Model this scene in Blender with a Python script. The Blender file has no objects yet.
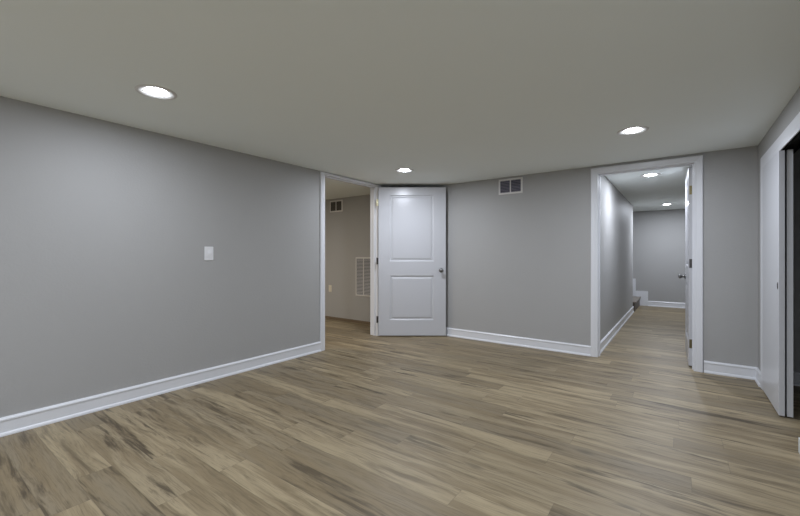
import bpy, bmesh, math, random
from mathutils import Vector, Matrix
C = bpy.context.scene.collection
SC = bpy.context.scene
PI = math.pi

# ------------------------------------------------------------------ key sizes (metres)
XL, XR, YB, H = -3.408, 0.570, 4.683, 2.12     # left wall, right wall, back wall, ceiling
YF = -2.6                                      # wall behind the camera
WT = 0.12                                      # wall thickness
CAM_H = 1.126
YAW = 0.635

# ------------------------------------------------------------------ camera
cam = bpy.data.cameras.new('camera')
cam.sensor_fit = 'HORIZONTAL'
cam.sensor_width = 36.0
cam.lens = 379.27 / 800 * 36.0
cam.shift_y = -2.56 / 800
cam.clip_start = 0.02
cam_o = bpy.data.objects.new('camera', cam)
C.objects.link(cam_o)
cam_o.location = (0, 0, CAM_H)
cam_o.rotation_euler = (PI / 2, 0, YAW)
SC.camera = cam_o

# ------------------------------------------------------------------ world, exposure
w = bpy.data.worlds.new('world')
SC.world = w
w.use_nodes = True
w.node_tree.nodes['Background'].inputs[0].default_value = (0.5, 0.55, 0.6, 1)
w.node_tree.nodes['Background'].inputs[1].default_value = 0.05
vs = SC.view_settings
vs.view_transform = 'Standard'
vs.look = 'None'
vs.gamma = 1
vs.use_curve_mapping = False
vs.exposure = 0.62
REAR_FILL_LAMP = 31.0  # unseen rear downlights, strength raised to even out the room's light
ROOM_LAMP = 11.5        # watts, each downlight of the main room
HALL_LAMP = 15.0
SIDE_FILL = 29.0  # unseen warm lamp added to brighten the side room
LAMP_COL = (0.83, 0.885, 1.0)
WARM_COL = (1.0, 0.895, 0.775)

# ------------------------------------------------------------------ materials
def new_mat(name):
    m = bpy.data.materials.new(name)
    m.use_nodes = True
    nt = m.node_tree
    return m, nt, nt.nodes, nt.links, nt.nodes['Principled BSDF']

def paint(name, col, rough=0.6, bump=0.0, scale=90.0, var=0.015, spec=0.3):
    m, nt, N, L, b = new_mat(name)
    b.inputs['Roughness'].default_value = rough
    b.inputs['Specular IOR Level'].default_value = spec
    tc = N.new('ShaderNodeTexCoord')
    n = N.new('ShaderNodeTexNoise')
    n.inputs['Scale'].default_value = 3.0
    n.inputs['Detail'].default_value = 4
    L.new(tc.outputs['Object'], n.inputs['Vector'])
    mx = N.new('ShaderNodeMix'); mx.data_type = 'RGBA'
    mx.inputs['A'].default_value = (*[max(0, c * (1 - var)) for c in col], 1)
    mx.inputs['B'].default_value = (*[c * (1 + var) for c in col], 1)
    L.new(n.outputs['Fac'], mx.inputs['Factor'])
    L.new(mx.outputs['Result'], b.inputs['Base Color'])
    if bump > 0:
        n2 = N.new('ShaderNodeTexNoise')
        n2.inputs['Scale'].default_value = scale
        n2.inputs['Detail'].default_value = 3
        L.new(tc.outputs['Object'], n2.inputs['Vector'])
        bp = N.new('ShaderNodeBump')
        bp.inputs['Strength'].default_value = bump
        bp.inputs['Distance'].default_value = 0.004
        L.new(n2.outputs['Fac'], bp.inputs['Height'])
        L.new(bp.outputs['Normal'], b.inputs['Normal'])
    return m

def metal(name, col, rough=0.3):
    m, nt, N, L, b = new_mat(name)
    b.inputs['Base Color'].default_value = (*col, 1)
    b.inputs['Metallic'].default_value = 1
    b.inputs['Roughness'].default_value = rough
    tc = N.new('ShaderNodeTexCoord')
    n = N.new('ShaderNodeTexNoise'); n.inputs['Scale'].default_value = 60
    L.new(tc.outputs['Object'], n.inputs['Vector'])
    mr = N.new('ShaderNodeMapRange')
    mr.inputs['To Min'].default_value = rough * 0.85
    mr.inputs['To Max'].default_value = rough * 1.15
    L.new(n.outputs['Fac'], mr.inputs['Value'])
    L.new(mr.outputs['Result'], b.inputs['Roughness'])
    return m

def emit(name, col, s):
    m, nt, N, L, b = new_mat(name)
    b.inputs['Base Color'].default_value = (0.8, 0.8, 0.8, 1)
    b.inputs['Emission Color'].default_value = (*col, 1)
    b.inputs['Emission Strength'].default_value = s
    return m

def wood_floor(name, width=0.155, length=1.22):
    m, nt, N, L, b = new_mat(name)
    def mth(op, a, c=None, clamp=False):
        n = N.new('ShaderNodeMath'); n.operation = op; n.use_clamp = clamp
        for i, v in enumerate((a, c)):
            if v is None: continue
            if isinstance(v, (int, float)): n.inputs[i].default_value = v
            else: L.new(v, n.inputs[i])
        return n.outputs[0]
    def comb(x, y, z):
        n = N.new('ShaderNodeCombineXYZ')
        for i, v in enumerate((x, y, z)):
            if isinstance(v, (int, float)): n.inputs[i].default_value = v
            else: L.new(v, n.inputs[i])
        return n.outputs[0]
    def noise(vec, detail=3, rough=0.55, dist=0.0):
        n = N.new('ShaderNodeTexNoise')
        n.inputs['Scale'].default_value = 1
        n.inputs['Detail'].default_value = detail
        n.inputs['Roughness'].default_value = rough
        n.inputs['Distortion'].default_value = dist
        L.new(vec, n.inputs['Vector'])
        return n.outputs['Fac']
    def ramp(v, lo, hi):
        n = N.new('ShaderNodeMapRange'); n.interpolation_type = 'SMOOTHSTEP'
        n.inputs['From Min'].default_value = lo
        n.inputs['From Max'].default_value = hi
        L.new(v, n.inputs['Value'])
        return n.outputs['Result']
    def mix(f, a, c):
        n = N.new('ShaderNodeMix'); n.data_type = 'RGBA'
        if isinstance(f, (int, float)): n.inputs['Factor'].default_value = f
        else: L.new(f, n.inputs['Factor'])
        for k, v in (('A', a), ('B', c)):
            if isinstance(v, tuple): n.inputs[k].default_value = (*v, 1)
            else: L.new(v, n.inputs[k])
        return n.outputs['Result']
    tc = N.new('ShaderNodeTexCoord')
    sp = N.new('ShaderNodeSeparateXYZ')
    L.new(tc.outputs['Object'], sp.inputs[0])
    X, Y = sp.outputs[0], sp.outputs[1]
    ry = mth('DIVIDE', mth('ADD', Y, 0.055), width)
    row = mth('FLOOR', ry)
    fy = mth('FRACT', ry)
    wn = N.new('ShaderNodeTexWhiteNoise'); wn.noise_dimensions = '1D'
    L.new(row, wn.inputs['W'])
    rx = mth('ADD', mth('DIVIDE', X, length), wn.outputs['Value'])
    col = mth('FLOOR', rx)
    fx = mth('FRACT', rx)
    wn2 = N.new('ShaderNodeTexWhiteNoise'); wn2.noise_dimensions = '3D'
    L.new(comb(row, col, 3.7), wn2.inputs['Vector'])
    sc = N.new('ShaderNodeSeparateColor')
    L.new(wn2.outputs['Color'], sc.inputs[0])
    r1, r2, r3 = sc.outputs[0], sc.outputs[1], sc.outputs[2]
    ox = mth('ADD', X, mth('MULTIPLY', r1, 61.0))
    oz = mth('MULTIPLY', r2, 47.0)
    # a slow warp bends the grain as it runs along the board
    warp = mth('MULTIPLY', noise(comb(mth('MULTIPLY', ox, 2.0), mth('MULTIPLY', Y, 4.0), oz), 2), 0.07)
    wy = mth('ADD', Y, warp)
    broad = noise(comb(mth('MULTIPLY', ox, 1.1), mth('MULTIPLY', wy, 13.0), oz), 3, 0.55, 0.2)
    smoke = noise(comb(mth('MULTIPLY', ox, 1.7), mth('MULTIPLY', wy, 19.0), mth('ADD', oz, 9.0)), 6, 0.66, 0.35)
    fine = noise(comb(mth('MULTIPLY', ox, 7.0), mth('MULTIPLY', wy, 190.0), oz), 3, 0.6)
    light = (0.352, 0.285, 0.176)
    mid = (0.220, 0.170, 0.099)
    dark = (0.064, 0.047, 0.027)
    grey = (0.200, 0.163, 0.107)
    base = mix(ramp(broad, 0.36, 0.66), light, mid)
    base = mix(mth('MULTIPLY', ramp(r3, 0.25, 0.85), 0.85), base, mix(ramp(broad, 0.3, 0.7), grey, mid))
    streak = mth('MULTIPLY', ramp(smoke, 0.49, 0.66), mth('ADD', mth('MULTIPLY', r2, 0.60), 0.35))
    base = mix(streak, base, dark)
    pore = noise(comb(mth('MULTIPLY', ox, 4.0), mth('MULTIPLY', wy, 70.0), mth('ADD', oz, 5.0)), 4, 0.65, 0.15)
    base = mix(mth('MULTIPLY', ramp(pore, 0.50, 0.72), 0.38), base, dark)
    base = mix(mth('MULTIPLY', ramp(fine, 0.48, 0.72), 0.30), base, dark)
    # knots: rare, small, stretched along the board
    vo = N.new('ShaderNodeTexVoronoi')
    vo.inputs['Scale'].default_value = 1
    L.new(comb(mth('MULTIPLY', ox, 1.9), mth('MULTIPLY', wy, 4.6), oz), vo.inputs['Vector'])
    kn = mth('SUBTRACT', 1.0, ramp(vo.outputs['Distance'], 0.02, 0.15))
    base = mix(mth('MULTIPLY', mth('MULTIPLY', kn, ramp(r2, 0.5, 0.6)), 0.55), base, (0.05, 0.04, 0.03))
    # seams
    ey = mth('MINIMUM', fy, mth('SUBTRACT', 1.0, fy))
    ex = mth('MINIMUM', fx, mth('SUBTRACT', 1.0, fx))
    sy = mth('SUBTRACT', 1.0, ramp(ey, 0.003, 0.016))
    sx = mth('SUBTRACT', 1.0, ramp(ex, 0.0004, 0.0020))
    seam = mth('MAXIMUM', sy, sx)
    colr = mix(mth('MULTIPLY', seam, 0.30), base, (0.06, 0.047, 0.035))
    L.new(colr, b.inputs['Base Color'])
    b.inputs['Specular IOR Level'].default_value = 0.3
    rr = N.new('ShaderNodeMapRange')
    rr.inputs['To Min'].default_value = 0.40
    rr.inputs['To Max'].default_value = 0.52
    L.new(fine, rr.inputs['Value'])
    L.new(rr.outputs['Result'], b.inputs['Roughness'])
    bp = N.new('ShaderNodeBump')
    bp.inputs['Strength'].default_value = 0.12
    bp.inputs['Distance'].default_value = 0.002
    hh = mth('SUBTRACT', mth('MULTIPLY', fine, 0.4), seam)
    L.new(hh, bp.inputs['Height'])
    L.new(bp.outputs['Normal'], b.inputs['Normal'])
    return m

WALL = paint('wall_paint', (0.378, 0.375, 0.366), 0.55, 0.30, 75, 0.012)
CEIL = paint('ceiling_paint', (0.85, 0.895, 0.88), 0.8, 0.05, 80, 0.01)
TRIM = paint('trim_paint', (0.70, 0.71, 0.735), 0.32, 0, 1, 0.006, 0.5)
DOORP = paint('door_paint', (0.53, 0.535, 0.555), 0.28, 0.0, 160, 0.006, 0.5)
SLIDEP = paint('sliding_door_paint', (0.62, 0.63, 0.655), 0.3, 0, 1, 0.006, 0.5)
PLATE = paint('white_plastic', (0.74, 0.74, 0.75), 0.3, 0, 1, 0.004, 0.5)
ALMOND = paint('almond_plastic', (0.66, 0.62, 0.52), 0.35, 0, 1, 0.004, 0.5)
VENTW = paint('vent_enamel', (0.68, 0.67, 0.65), 0.35, 0, 1, 0.004, 0.5)
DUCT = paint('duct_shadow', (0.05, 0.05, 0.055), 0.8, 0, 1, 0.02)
BROWN = paint('brown_foot_strip', (0.17, 0.128, 0.085), 0.5, 0.05, 60, 0.08)
STEPW = paint('stair_wood', (0.10, 0.078, 0.062), 0.45, 0.05, 60, 0.10)
FLOOR = wood_floor('vinyl_plank')
NICKEL = metal('satin_nickel', (0.20, 0.20, 0.195), 0.38)
OLDBRASS = metal('aged_brass', (0.20, 0.17, 0.09), 0.45)
BRASS_GLINT = metal('hinge_brass_glint', (0.85, 0.80, 0.55), 0.40)  # top hinge: reflected light put into the base colour
DARKM = metal('dark_bronze', (0.10, 0.095, 0.09), 0.4)
TRACK = metal('track_steel', (0.06, 0.06, 0.06), 0.5)
LENS = emit('lamp_lens', (0.86, 0.91, 1.0), 46.0)
FILL_LENS = emit('fill_lens_warm', (1.0, 0.9, 0.78), 20.0)

# ------------------------------------------------------------------ builders
def link_mesh(name, bm, mat, parent=None, bevel=0.0, smooth=False):
    bmesh.ops.remove_doubles(bm, verts=bm.verts, dist=1e-5)
    bmesh.ops.recalc_face_normals(bm, faces=bm.faces)
    me = bpy.data.meshes.new(name)
    bm.to_mesh(me); bm.free()
    me.materials.append(mat)
    if smooth:
        for p in me.polygons: p.use_smooth = True
    o = bpy.data.objects.new(name, me)
    C.objects.link(o)
    if parent: o.parent = parent
    if bevel:
        md = o.modifiers.new('bevel', 'BEVEL')
        md.width = bevel; md.segments = 2; md.limit_method = 'ANGLE'
        md.angle_limit = math.radians(40)
    return o

def tag(o, label=None, cat=None, group=None, kind=None):
    if label: o['label'] = label
    if cat: o['category'] = cat
    if group: o['group'] = group
    if kind: o['kind'] = kind
    return o

def empty(name, loc, rz=0.0):
    o = bpy.data.objects.new(name, None)
    o.empty_display_size = 0.1
    o.location = loc
    o.rotation_euler = (0, 0, rz)
    C.objects.link(o)
    return o

def add_box(bm, lo, hi):
    vs_ = [bm.verts.new((x, y, z)) for x in (lo[0], hi[0]) for y in (lo[1], hi[1]) for z in (lo[2], hi[2])]
    for f in ((0, 1, 3, 2), (4, 6, 7, 5), (0, 4, 5, 1), (2, 3, 7, 6), (0, 2, 6, 4), (1, 5, 7, 3)):
        bm.faces.new([vs_[i] for i in f])
    return vs_

def box_bm(*pairs):
    bm = bmesh.new()
    for lo, hi in pairs: add_box(bm, lo, hi)
    return bm

def prism(bm, pts, fn, d0, d1):
    """closed outline pts (a, b) swept from d0 to d1; fn(a, b, d) gives the point"""
    A = [bm.verts.new(fn(a, b, d0)) for a, b in pts]
    B = [bm.verts.new(fn(a, b, d1)) for a, b in pts]
    n = len(pts)
    bm.faces.new(A); bm.faces.new(B[::-1])
    for i in range(n):
        j = (i + 1) % n
        bm.faces.new((A[i], B[i], B[j], A[j]))

def lathe(bm, prof, fn, seg=32):
    """profile (r, h) turned about an axis; fn(x, y, h) gives the point"""
    rings = []
    for r, h in prof:
        if r < 1e-6: rings.append([bm.verts.new(fn(0, 0, h))])
        else: rings.append([bm.verts.new(fn(r * math.cos(2 * PI * k / seg), r * math.sin(2 * PI * k / seg), h)) for k in range(seg)])
    for A, B in zip(rings, rings[1:]):
        for k in range(seg):
            j = (k + 1) % seg
            if len(A) == 1 and len(B) == 1: continue
            if len(A) == 1: bm.faces.new((A[0], B[k], B[j]))
            elif len(B) == 1: bm.faces.new((A[k], A[j], B[0]))
            else: bm.faces.new((A[k], A[j], B[j], B[k]))

def wall(name, axis, c0, c1, u0, u1, label, holes=(), mat=None, z1=H):
    """a wall whose thickness runs c0..c1 on `axis`, u0..u1 along the other; holes (ua, ub, top) reach the floor"""
    pts = [(u0, 0)]
    for a, b_, t in sorted(holes):
        pts += [(a, 0), (a, t), (b_, t), (b_, 0)]
    pts += [(u1, 0), (u1, z1), (u0, z1)]
    fn = (lambda a, z, d: (d, a, z)) if axis == 'x' else (lambda a, z, d: (a, d, z))
    bm = bmesh.new()
    prism(bm, pts, fn, c0, c1)
    bm.normal_update()
    bmesh.ops.triangulate(bm, faces=[f for f in bm.faces if len(f.verts) > 4])
    return tag(link_mesh(name, bm, mat or WALL), label, 'wall', kind='structure')

BASE_PROF = [(0, 0), (.023, 0), (.023, .008), (.020, .016), (.013, .022), (.013, .090), (.017, .094), (.017, .102), (.010, .112), (0, .114)]
def baseboard(name, segs, label):
    """segs: (p0, p1, normal) straight runs in plan"""
    bm = bmesh.new()
    for p0, p1, nrm in segs:
        p0, p1, nv = Vector((*p0, 0)), Vector((*p1, 0)), Vector((*nrm, 0))
        prism(bm, BASE_PROF, lambda a, z, d: p0 + (p1 - p0) * d + nv * a + Vector((0, 0, z)), 0, 1)
    return tag(link_mesh(name, bm, TRIM), label, 'baseboard', kind='structure')

CAS_PROF = [(0.0, 0.0), (0.0, 0.009), (.006, .012), (.020, .012), (.026, .015), (.052, .017), (.064, .018), (.072, .013), (.072, 0.0)]
def casing_bm(fn, u0, u1, top, width=.072, head=None):
    """U-shaped moulding round an opening; fn(u, z, t): t leaves the wall"""
    head = width if head is None else head
    bm = bmesh.new()
    rows = []
    for a, t in CAS_PROF:
        k = a / .072
        e, hd = k * width, k * head
        rows.append([bm.verts.new(fn(*p, t)) for p in ((u0 - e, 0), (u0 - e, top + hd), (u1 + e, top + hd), (u1 + e, 0))])
    n = len(rows)
    for i in range(n):
        A, B = rows[i], rows[(i + 1) % n]
        for k in range(3): bm.faces.new((A[k], A[k + 1], B[k + 1], B[k]))
    bm.faces.new([r[0] for r in rows]); bm.faces.new([r[3] for r in rows][::-1])
    return bm

# ------------------------------------------------------------------ shell
fl = tag(link_mesh('floor', box_bm(((-6.7, YF - .12, -.10), (1.5, 10.25, 0))), FLOOR), 'greige wood-look vinyl plank floor', 'floor', kind='structure')
CAN = .004                              # depth of a lamp's lens above the ceiling face
LAMPS = [(-2.565, .98), (-2.590, 3.60), (-.300, 3.535), (-.300, .98), (-2.565, -1.55), (-.300, -1.55), (-.290, 5.62), (-.200, 9.02), (-5.20, 2.30)]
def ceiling_bm():
    bm = bmesh.new()
    edges = []
    loops = [[(-6.7, YF - .12), (1.5, YF - .12), (1.5, 10.25), (-6.7, 10.25)]]
    for x, y in LAMPS: loops.append([(x + .0875 * math.cos(2 * PI * k / 48), y + .0875 * math.sin(2 * PI * k / 48)) for k in range(48)])
    for lp in loops:
        v = [bm.verts.new((x, y, H)) for x, y in lp]
        edges += [bm.edges.new((v[k], v[(k + 1) % len(v)])) for k in range(len(v))]
    bmesh.ops.triangle_fill(bm, edges=edges, use_beauty=True, use_dissolve=False, normal=(0, 0, -1))
    g = bmesh.ops.extrude_face_region(bm, geom=bm.faces[:])
    bmesh.ops.translate(bm, verts=[e for e in g['geom'] if isinstance(e, bmesh.types.BMVert)], vec=(0, 0, .10))
    return bm
tag(link_mesh('ceiling', ceiling_bm(), CEIL), 'smooth off-white painted ceiling', 'ceiling', kind='structure')

L0, L1, LT = 3.108, 4.090, 2.085        # left doorway: clear opening and head
B0, B1, BT = -0.726, 0.112, 2.030       # back doorway
R0, R1, RT = 3.090, 4.350, 1.858        # closet opening
J = 0.018                               # jamb board
wall('wall_left', 'x', XL - WT, XL, YF, YB, 'plain grey wall with the light switch', [(L0 - J, L1 + J, LT + J)])
wall('wall_back', 'y', YB, YB + WT, -6.6, 1.42, 'grey wall behind the open white door, holding the doorway to the hall', [(B0 - J, B1 + J, BT + J)])
wall('wall_right', 'x', XR, XR + WT, YF, YB, 'grey wall around the closet opening', [(R0 - J, R1 + J, RT + .06)])
wall('wall_front', 'y', YF - WT, YF, -3.6, 1.42, 'grey wall behind the camera')
# hall beyond the back doorway
HY = 10.10
wall('wall_hall_left', 'x', -.75 - WT, -.75, YB + WT, 8.86, 'grey hall wall running to the stair corner')
wall('wall_hall_right', 'x', .34, .34 + WT, YB + WT, HY, 'grey hall wall behind the open hall door')
wall('wall_hall_back', 'y', HY, HY + WT, -2.6, .46, 'grey wall at the far end of the hall')
wall('wall_stair_front', 'y', 8.86 - WT, 8.86, -2.5, -.87, 'grey wall along the near side of the stair')
wall('wall_stair_left', 'x', -2.6, -2.5, 8.74, HY, 'grey wall closing the stair')
# side room beyond the left doorway
wall('wall_side_left', 'x', -6.6, -6.48, 1.2, YB, 'grey far wall of the side room')
wall('wall_side_front', 'y', 1.08, 1.20, -6.6, XL - WT, 'grey near wall of the side room')
# closet
wall('wall_closet_right', 'x', 1.32, 1.42, 2.5, YB, 'grey back of the closet')
wall('wall_closet_front', 'y', 2.40, 2.50, XR + WT, 1.42, 'grey near side of the closet')

# baseboards
baseboard('baseboard_left', [((XL, YF), (XL, L0 - .072), (1, 0))], 'white baseboard along the grey wall with the light switch')
baseboard('baseboard_back', [((XL, YB), (B0 - .072, YB), (0, -1)), ((B1 + .078, YB), (XR, YB), (0, -1))], 'white baseboard along the wall with the hall doorway')
baseboard('baseboard_right', [((XR, R1 + .088), (XR, YB), (-1, 0)), ((XR, YF), (XR, R0 - .10), (-1, 0))], 'white baseboard beside the closet opening')
baseboard('baseboard_hall_left', [((-.75, YB + WT + .02), (-.75, 8.86), (1, 0))], 'white baseboard along the left hall wall')
baseboard('baseboard_hall_back', [((-.565, HY), (.34, HY), (0, -1))], 'white baseboard at the far end of the hall')
baseboard('baseboard_hall_right', [((.34, YB + WT), (.34, HY), (-1, 0))], 'white baseboard behind the hall door')
baseboard('baseboard_closet', [((1.32, 2.5), (1.32, YB), (-1, 0)), ((XR + WT, YB), (1.32, YB), (0, -1))], 'white baseboard inside the closet')
tag(link_mesh('foot_strip_side', box_bm(((-6.48, YB - .012, 0), (XL - WT, YB, .045))), BROWN), 'narrow brown strip along the foot of the side room wall', 'baseboard', kind='structure')  # one even brown strip along the foot of the wall

# ------------------------------------------------------------------ doorway trims
def doorway_trim(name, label, axis, c_in, c_out, u0, u1, top, sgn, stop_c, w1=.072, w2=.072, head=None):
    """c_in: room face of the wall, c_out: its other face; sgn: direction of the room along axis"""
    t = tag(empty(name, (0, 0, 0)), label, 'doorway trim', kind='structure')
    P = (lambda u, z, d: (d, u, z)) if axis == 'x' else (lambda u, z, d: (u, d, z))
    e = .005
    link_mesh('casing', casing_bm(lambda u, z, q: P(u, z, c_in + sgn * q), u0 - e * 0, u1 + e * 0, top, w1, head), TRIM, t)
    link_mesh('casing', casing_bm(lambda u, z, q: P(u, z, c_out - sgn * q), u0, u1, top, w2, head), TRIM, t)
    def bx(bm, ua, ub, za, zb, ca, cb):
        a, b = P(ua, za, ca), P(ub, zb, cb)
        add_box(bm, tuple(map(min, a, b)), tuple(map(max, a, b)))
    bm = bmesh.new()
    bx(bm, u0 - J, u0, 0, top + J, c_in, c_out)
    bx(bm, u1, u1 + J, 0, top + J, c_in, c_out)
    bx(bm, u0, u1, top, top + J, c_in, c_out)
    link_mesh('jamb', bm, TRIM, t)
    bm = bmesh.new()
    a, b = stop_c
    bx(bm, u0, u0 + .011, 0, top, a, b)
    bx(bm, u1 - .011, u1, 0, top, a, b)
    bx(bm, u0 + .011, u1 - .011, top - .011, top, a, b)
    link_mesh('door_stop', bm, TRIM, t)
    return t
t1 = doorway_trim('trim_1', 'white casing of the doorway to the dim side room', 'x', XL, XL - WT, L0, L1, LT, 1, (XL - .042, XL - .075), head=.030)
bm = box_bm(((XL - .034, L0, 1.015), (XL - .006, L0 + .0015, 1.075)))
link_mesh('strike_plate', bm, NICKEL, t1)
t2 = doorway_trim('trim_2', 'white casing of the doorway to the lit hall', 'y', YB, YB + WT, B0, B1, BT, -1, (YB + .045, YB + .078), head=.064)
t2_bm = box_bm(((B0, YB + WT - .034, .87), (B0 + .0015, YB + WT - .006, .93)))
link_mesh('strike_plate', t2_bm, NICKEL, t2)

# closet opening: flat casing, jambs, header with track
t3 = tag(empty('trim_3', (0, 0, 0)), 'white casing and header of the closet opening', 'doorway trim', kind='structure')
cw = .085
link_mesh('casing', casing_bm(lambda u, z, q: (XR - q * .8, u, z), R0, R1, RT, cw, .098), TRIM, t3)
link_mesh('jamb', box_bm(((XR, R1, 0), (XR + WT, R1 + J, RT + .06)), ((XR, R0 - J, 0), (XR + WT, R0, RT + .06)), ((XR, R0, RT + .042), (XR + WT, R1, RT + .06))), TRIM, t3)
link_mesh('plinth_block', box_bm(((XR - .022, R0 - .09, 0), (XR, R0 + .012, .085))), TRIM, t3, .002)
link_mesh('track', box_bm(((XR + .012, R0, RT + .036), (XR + .10, R1, RT + .042)), ((XR + .026, R0, RT + .015), (XR + .029, R1, RT + .036)), ((XR + .097, R0, RT + .008), (XR + .10, R1, RT + .036))), TRACK, t3)

# ------------------------------------------------------------------ panel doors
def panel_door_bm(wd, ht, th, xs, zs):
    """slab in x 0..wd, z 0..ht, y 0..th; moulded panels on both faces. xs: panel side limits, zs: list of (z0, z1)"""
    bm = bmesh.new()
    X = [0, xs[0], xs[1], wd]
    Z = [0]
    for a, b in zs: Z += [a, b]
    Z.append(ht)
    rings = [(0, 0), (.004, .0025), (.012, .010), (.026, .0105), (.036, .006), (.046, .0035)]
    for y, s in ((0, 1), (th, -1)):
        for i in range(3):
            for j in range(len(Z) - 1):
                x0, x1, z0, z1 = X[i], X[i + 1], Z[j], Z[j + 1]
                if i == 1 and j % 2 == 1:
                    prev = None
                    for ins, dep in rings:
                        q = [bm.verts.new((x, y + s * dep, z)) for x, z in ((x0 + ins, z0 + ins), (x1 - ins, z0 + ins), (x1 - ins, z1 - ins), (x0 + ins, z1 - ins))]
                        if prev:
                            for k in range(4): bm.faces.new((prev[k], prev[(k + 1) % 4], q[(k + 1) % 4], q[k]))
                        prev = q
                    bm.faces.new(prev)
                else:
                    bm.faces.new([bm.verts.new((x, y, z)) for x, z in ((x0, z0), (x1, z0), (x1, z1), (x0, z1))])
    for i in range(3):
        for z in (0, ht):
            bm.faces.new([bm.verts.new(p) for p in ((X[i], 0, z), (X[i + 1], 0, z), (X[i + 1], th, z), (X[i], th, z))])
    for j in range(len(Z) - 1):
        for x in (0, wd):
            bm.faces.new([bm.verts.new(p) for p in ((x, 0, Z[j]), (x, 0, Z[j + 1]), (x, th, Z[j + 1]), (x, th, Z[j]))])
    return bm

KNOB = [(0, 0), (.031, 0), (.031, .004), (.027, .009), (.013, .011), (.0115, .030), (.016, .036), (.024, .042), (.0275, .052), (.026, .061), (.019, .067), (.008, .069), (0, .069)]
def knob(parent, x, z, y, s):
    bm = bmesh.new()
    lathe(bm, KNOB, lambda a, b, h: (x + a, y + s * h, z + b), 28)
    o = link_mesh('knob', bm, NICKEL, parent, smooth=True)
    return o

def hinge(parent, z, m, px, py, leafs):
    bm = bmesh.new()
    hh = .089
    lathe(bm, [(0, -.003), (.006, -.002), (.0085, 0), (.0085, hh), (.006, hh + .002), (0, hh + .004)], lambda a, b, h: (px + a, py + b, z - hh / 2 + h), 14)
    for lo, hi in leafs: add_box(bm, (lo[0], lo[1], z - hh / 2), (hi[0], hi[1], z + hh / 2))
    return link_mesh('hinge', bm, m, parent)

DW, DH, DT = .936, 2.058, .036
# door standing open in front of the back wall. Local frame: x along the leaf from the hinge, y away from the camera
d1 = tag(empty('door_1', (XL + .020, L1 - .004, 0), YAW + math.radians(0.0)), 'white two-panel door standing open in front of the back wall corner', 'door', kind='structure')
fy = -DT
bmd = panel_door_bm(DW, DH, DT, (.168 * DW, .822 * DW), [(.215, .832), (1.030, 1.950)])
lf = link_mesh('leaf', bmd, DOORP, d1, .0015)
lf.location = (0.004, fy, .014)
knob(d1, DW - .062, .921, fy, -1)
knob(d1, DW - .062, .921, 0, 1)['label'] = 'satin nickel knob on the back of the door'
bm = box_bm(((DW + .0035, fy + .006, .89), (DW + .0052, -.006, .95)))
link_mesh('latch_plate', bm, NICKEL, d1)
for z, m, lb in ((1.862, BRASS_GLINT, 'brass-toned hinge, reflected light put into its colour'), (1.048, DARKM, None), (.235, DARKM, None)):
    h_ = hinge(d1, z, m, -.016, -.026, [((-.008, -.020), (.0035, -.006))])
    if lb: h_['label'] = lb

# hall door: swung into the hall, seen by its hinge edge
HW, HH = .825, 2.005
ang = math.radians(91.3)
d2 = tag(empty('door_2', (B1 - .002, YB + WT + .012, 0), ang), 'white panel door swung open into the lit hall, seen edge-on', 'door', kind='structure')
# local x runs along the leaf into the hall, local +y points to the left (towards the hall's middle)
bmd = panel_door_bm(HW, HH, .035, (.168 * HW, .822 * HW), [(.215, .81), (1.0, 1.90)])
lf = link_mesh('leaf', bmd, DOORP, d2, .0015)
lf.location = (.003, 0, .014)
knob(d2, HW - .06, .880, .035, 1)
knob(d2, HW - .06, .880, 0, -1)
for z, m, lb in ((1.785, OLDBRASS, 'dull brass hinge'), (1.045, DARKM, None), (.235, OLDBRASS, 'dull brass hinge')):
    h_ = hinge(d2, z, m, -.004, -.006, [((.0012, .001), (.0029, .030))])
    if lb: h_['label'] = lb

# closet: two bypass sliding doors both pushed to the far end
def slider(name, x0, y0, y1, label, pull):
    d = tag(empty(name, (x0, y0, 0)), label, 'sliding door', kind='structure')
    th, z0, z1 = .031, .010, RT
    bm = box_bm(((0, 0, z0), (th, y1 - y0, z1)))
    link_mesh('leaf', bm, SLIDEP, d, .0015)
    bm = bmesh.new()
    for yy in (.12, y1 - y0 - .12):
        add_box(bm, (th * .35, yy - .03, z1), (th * .65, yy + .03, z1 + .030))
    link_mesh('roller_hanger', bm, TRACK, d)
    if pull:
        bm = bmesh.new()
        lathe(bm, [(.0, -.0008), (.012, -.0008), (.014, -.0022), (.017, -.0022), (.019, 0), (.0, 0)],
              lambda a, b, h: (h, .035 + a * .75, .912 + b * 1.35), 24)
        link_mesh('finger_pull', bm, DARKM, d, smooth=False)
    return d
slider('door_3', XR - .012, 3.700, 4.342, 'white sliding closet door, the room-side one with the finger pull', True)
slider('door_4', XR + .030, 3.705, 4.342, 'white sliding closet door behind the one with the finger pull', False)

# ------------------------------------------------------------------ ceiling downlights
def downlight(x, y, watts, label, group, warm=False):
    r = tag(empty('recessed_downlight', (x, y, H)), label, 'ceiling light', group)
    bm = bmesh.new()
    lathe(bm, [(.110, 0), (.109, -.003), (.103, -.0050), (.090, -.0045), (.076, -.0015), (.056, CAN)], lambda a, b, h: (a, b, h), 48)
    link_mesh('trim_ring', bm, VENTW, r, smooth=True)
    bm = bmesh.new()
    lathe(bm, [(.0565, CAN), (.050, CAN - .005), (.038, CAN - .009), (.020, CAN - .012), (0, CAN - .013)], lambda a, b, h: (a, b, h), 48)
    link_mesh('lens', bm, FILL_LENS if warm else LENS, r, smooth=True)
    la = bpy.data.lights.new('downlight_lamp', 'AREA')
    la.shape = 'DISK'; la.size = .10
    la.energy = watts
    la.color = WARM_COL if warm else LAMP_COL
    lo = bpy.data.objects.new('downlight_lamp', la)
    C.objects.link(lo)
    lo.parent = r
    lo.location = (0, 0, CAN - .015)
    return r
G = 'recessed downlights in the main room ceiling'
downlight(-2.565, .98, ROOM_LAMP * .70, 'round recessed ceiling light nearest the wall with the switch plate', G)
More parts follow.
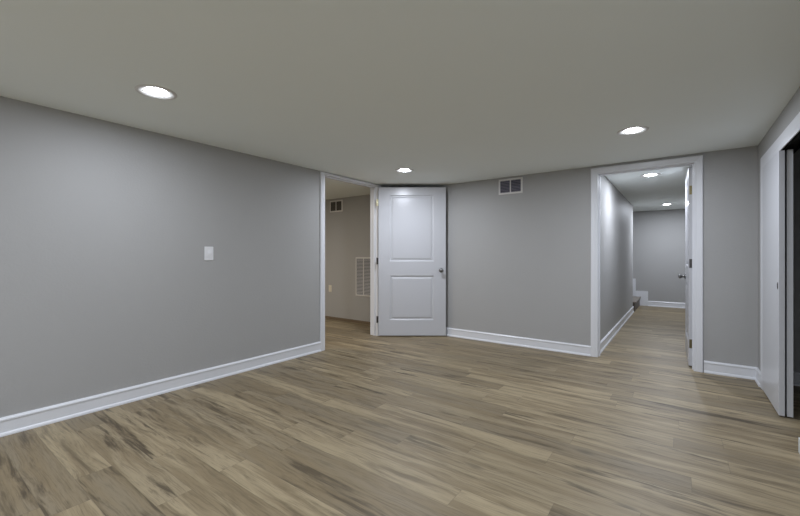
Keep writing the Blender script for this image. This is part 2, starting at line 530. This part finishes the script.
downlight(-2.590, 3.60, ROOM_LAMP * 1.06, 'round recessed ceiling light in front of the open white door', G)
downlight(-.300, 3.535, ROOM_LAMP * 1.06, 'round recessed ceiling light in front of the hall doorway', G)
downlight(-.300, .98, ROOM_LAMP, 'round recessed ceiling light above the camera', G)
downlight(-2.565, -1.55, REAR_FILL_LAMP, 'unseen recessed ceiling light behind the camera near the switch wall, boosted as fill', G)
downlight(-.300, -1.55, REAR_FILL_LAMP, 'unseen recessed ceiling light behind the camera near the closet wall, boosted as fill', G)
G2 = 'recessed downlights in the hall ceiling'
downlight(-.290, 5.62, HALL_LAMP * .8, 'round recessed ceiling light just inside the hall doorway', G2)
downlight(-.200, 9.02, HALL_LAMP * 1.15, 'round recessed ceiling light at the far end of the hall', G2)
downlight(-5.20, 2.30, SIDE_FILL, 'unseen warm ceiling light added to brighten the side room', 'added fill light in the side room', True)

# ------------------------------------------------------------------ wall fittings
# light switch on the left wall
sw = tag(empty('light_switch', (XL, 1.726, 1.143)), 'white rocker light switch on the plain grey wall', 'light switch')
bm = bmesh.new()
pw, ph = .040, .062
lathe_pts = [(-pw, -ph), (pw, -ph), (pw, ph), (-pw, ph)]
prism(bm, lathe_pts, lambda a, b, d: (d, a, b), 0, .006)
link_mesh('cover_plate', bm, PLATE, sw, .003)
bm = bmesh.new()
prism(bm, [(.006, -.034), (.0085, -.034), (.0115, .0), (.0075, .034), (.006, .034)], lambda a, b, d: (a, d, b), -.0165, .0165)
link_mesh('rocker', bm, PLATE, sw, .001)
for zz in (-.048, .048):
    bm = bmesh.new()
    lathe(bm, [(0, .0072), (.003, .0070), (.0035, .006), (0, .006)], lambda a, b, h: (h, a, zz + b), 12)
    link_mesh('screw', bm, PLATE, sw)

def vent(name, label, x0, x1, z0, z1, n, group=None, cols=2):
    """louvred register on the back wall plane, two banks"""
    v = tag(empty(name, ((x0 + x1) / 2, YB, z0)), label, 'vent', group)
    wd, ht = x1 - x0, z1 - z0
    def Q(a, b, d): return (a - wd / 2, -d, b)
    fr = .022
    bm = bmesh.new()
    outer = [(0, 0), (wd, 0), (wd, ht), (0, ht)]
    inner = [(fr, fr), (wd - fr, fr), (wd - fr, ht - fr), (fr, ht - fr)]
    mid_ = [(.006, .006), (wd - .006, .006), (wd - .006, ht - .006), (.006, ht - .006)]
    lv = [[bm.verts.new(Q(a, b, d)) for a, b in pts] for pts, d in ((outer, 0), (outer, .003), (mid_, .009), (inner, .009), (inner, 0))]
    for A, B in zip(lv, lv[1:]):
        for k in range(4): bm.faces.new((A[k], A[(k + 1) % 4], B[(k + 1) % 4], B[k]))
    link_mesh('frame', bm, VENTW, v)
    bm = bmesh.new()
    A = Q(wd / 2 - .0065, fr, .001); B = Q(wd / 2 + .0065, ht - fr, .009)
    add_box(bm, tuple(map(min, A, B)), tuple(map(max, A, B)))
    link_mesh('centre_bar', bm, VENTW, v)
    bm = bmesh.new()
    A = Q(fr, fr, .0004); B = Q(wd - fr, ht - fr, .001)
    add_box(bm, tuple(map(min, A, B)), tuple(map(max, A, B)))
    link_mesh('duct_shade_panel', bm, DUCT, v)  # flat dark panel, the shade inside the duct put into its colour
    bm = bmesh.new()
    p = (ht - 2 * fr) / n
    for xa, xb in ((fr, wd / 2 - .0065), (wd / 2 + .0065, wd - fr)):
        for k in range(n):
            zc = fr + (k + .5) * p
            s = p * .30
            prism(bm, [(zc + s, .0012), (zc + s + .0012, .0012), (zc - s + .0012, .0078), (zc - s, .0078)],
                  lambda b, d, a: Q(a, b, d), xa, xb)
    return v, bm
v, bm = vent('air_vent', 'white double louvred air vent on the wall between open door and hall doorway', -1.872, -1.562, 1.902, 2.098, 8)
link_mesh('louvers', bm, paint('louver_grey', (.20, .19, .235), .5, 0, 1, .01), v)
v, bm = vent('air_vent', 'small white air vent high on the side room wall', -4.994, -4.678, 1.886, 2.090, 8)
link_mesh('louvers', bm, paint('louver_brown', (.13, .12, .10), .5, 0, 1, .01), v)
v, bm = vent('return_air_grille', 'tall white return air grille low on the side room wall', -4.372, -4.015, .452, 1.096, 26)
v['category'] = 'air grille'
link_mesh('louvers', bm, paint('louver_light', (.42, .42, .43), .5, 0, 1, .01), v)

# outlet in the side room
ot = tag(empty('wall_outlet', (-4.985, YB, .54)), 'almond duplex power outlet on the side room wall', 'outlet')
bm = bmesh.new()
prism(bm, [(-.037, -.06), (.037, -.06), (.037, .06), (-.037, .06)], lambda a, b, d: (a, -d, b), 0, .006)
link_mesh('cover_plate', bm, ALMOND, ot, .003)
for zz in (-.020, .020):
    bm = bmesh.new()
    lathe(bm, [(0, .0085), (.015, .0085), (.0165, .007), (.0165, .005), (0, .005)], lambda a, b, h: (a, -h, zz + b * .85), 20)
    rc = link_mesh('receptacle', bm, ALMOND, ot)
    bm = box_bm(((-.0065, -.0090, zz - .002), (-.0045, -.0084, zz + .007)), ((.0045, -.0090, zz - .001), (.0065, -.0084, zz + .006)))
    link_mesh('slot', bm, DUCT, rc)

# ------------------------------------------------------------------ stair at the end of the hall
st = tag(empty('staircase', (-.72, 9.48, 0)), 'dark wood stair starting at the far left end of the hall', 'staircase')
R_, T_ = .20, .26
for k in range(4):
    bm = box_bm(((-T_ * k - (2.5 - .72) * 0 - T_, 8.87 - 9.48, 0), (-T_ * k, HY - .018 - 9.48, R_ * (k + 1) - .025)))
    s = link_mesh('riser', bm, STEPW, st)
    bm = box_bm(((-T_ * (k + 1) - .0, 8.87 - 9.48, R_ * (k + 1) - .025), (-T_ * k + .022, HY - .018 - 9.48, R_ * (k + 1))))
    link_mesh('tread', bm, paint('tread_wood', (.22, .19, .16), .4, 0, 1, .08) if k == 0 else bpy.data.materials['tread_wood'], st, .004)
# stepped white skirt board on the hall's end wall
bm = bmesh.new()
pts = [(-.565, 0), (-.565, .325), (-.80, .325), (-.80, .60), (-1.06, .60), (-1.06, .80), (-1.32, .80), (-1.32, 1.0), (-2.5, 1.0), (-2.5, 0)]
prism(bm, pts, lambda a, b, d: (a, d, b), HY - .016, HY)
bm.normal_update()
bmesh.ops.triangulate(bm, faces=[f for f in bm.faces if len(f.verts) > 4])
tag(link_mesh('trim_4', bm, TRIM), 'white stepped skirt board beside the stair on the hall end wall', 'skirt board', kind='structure')
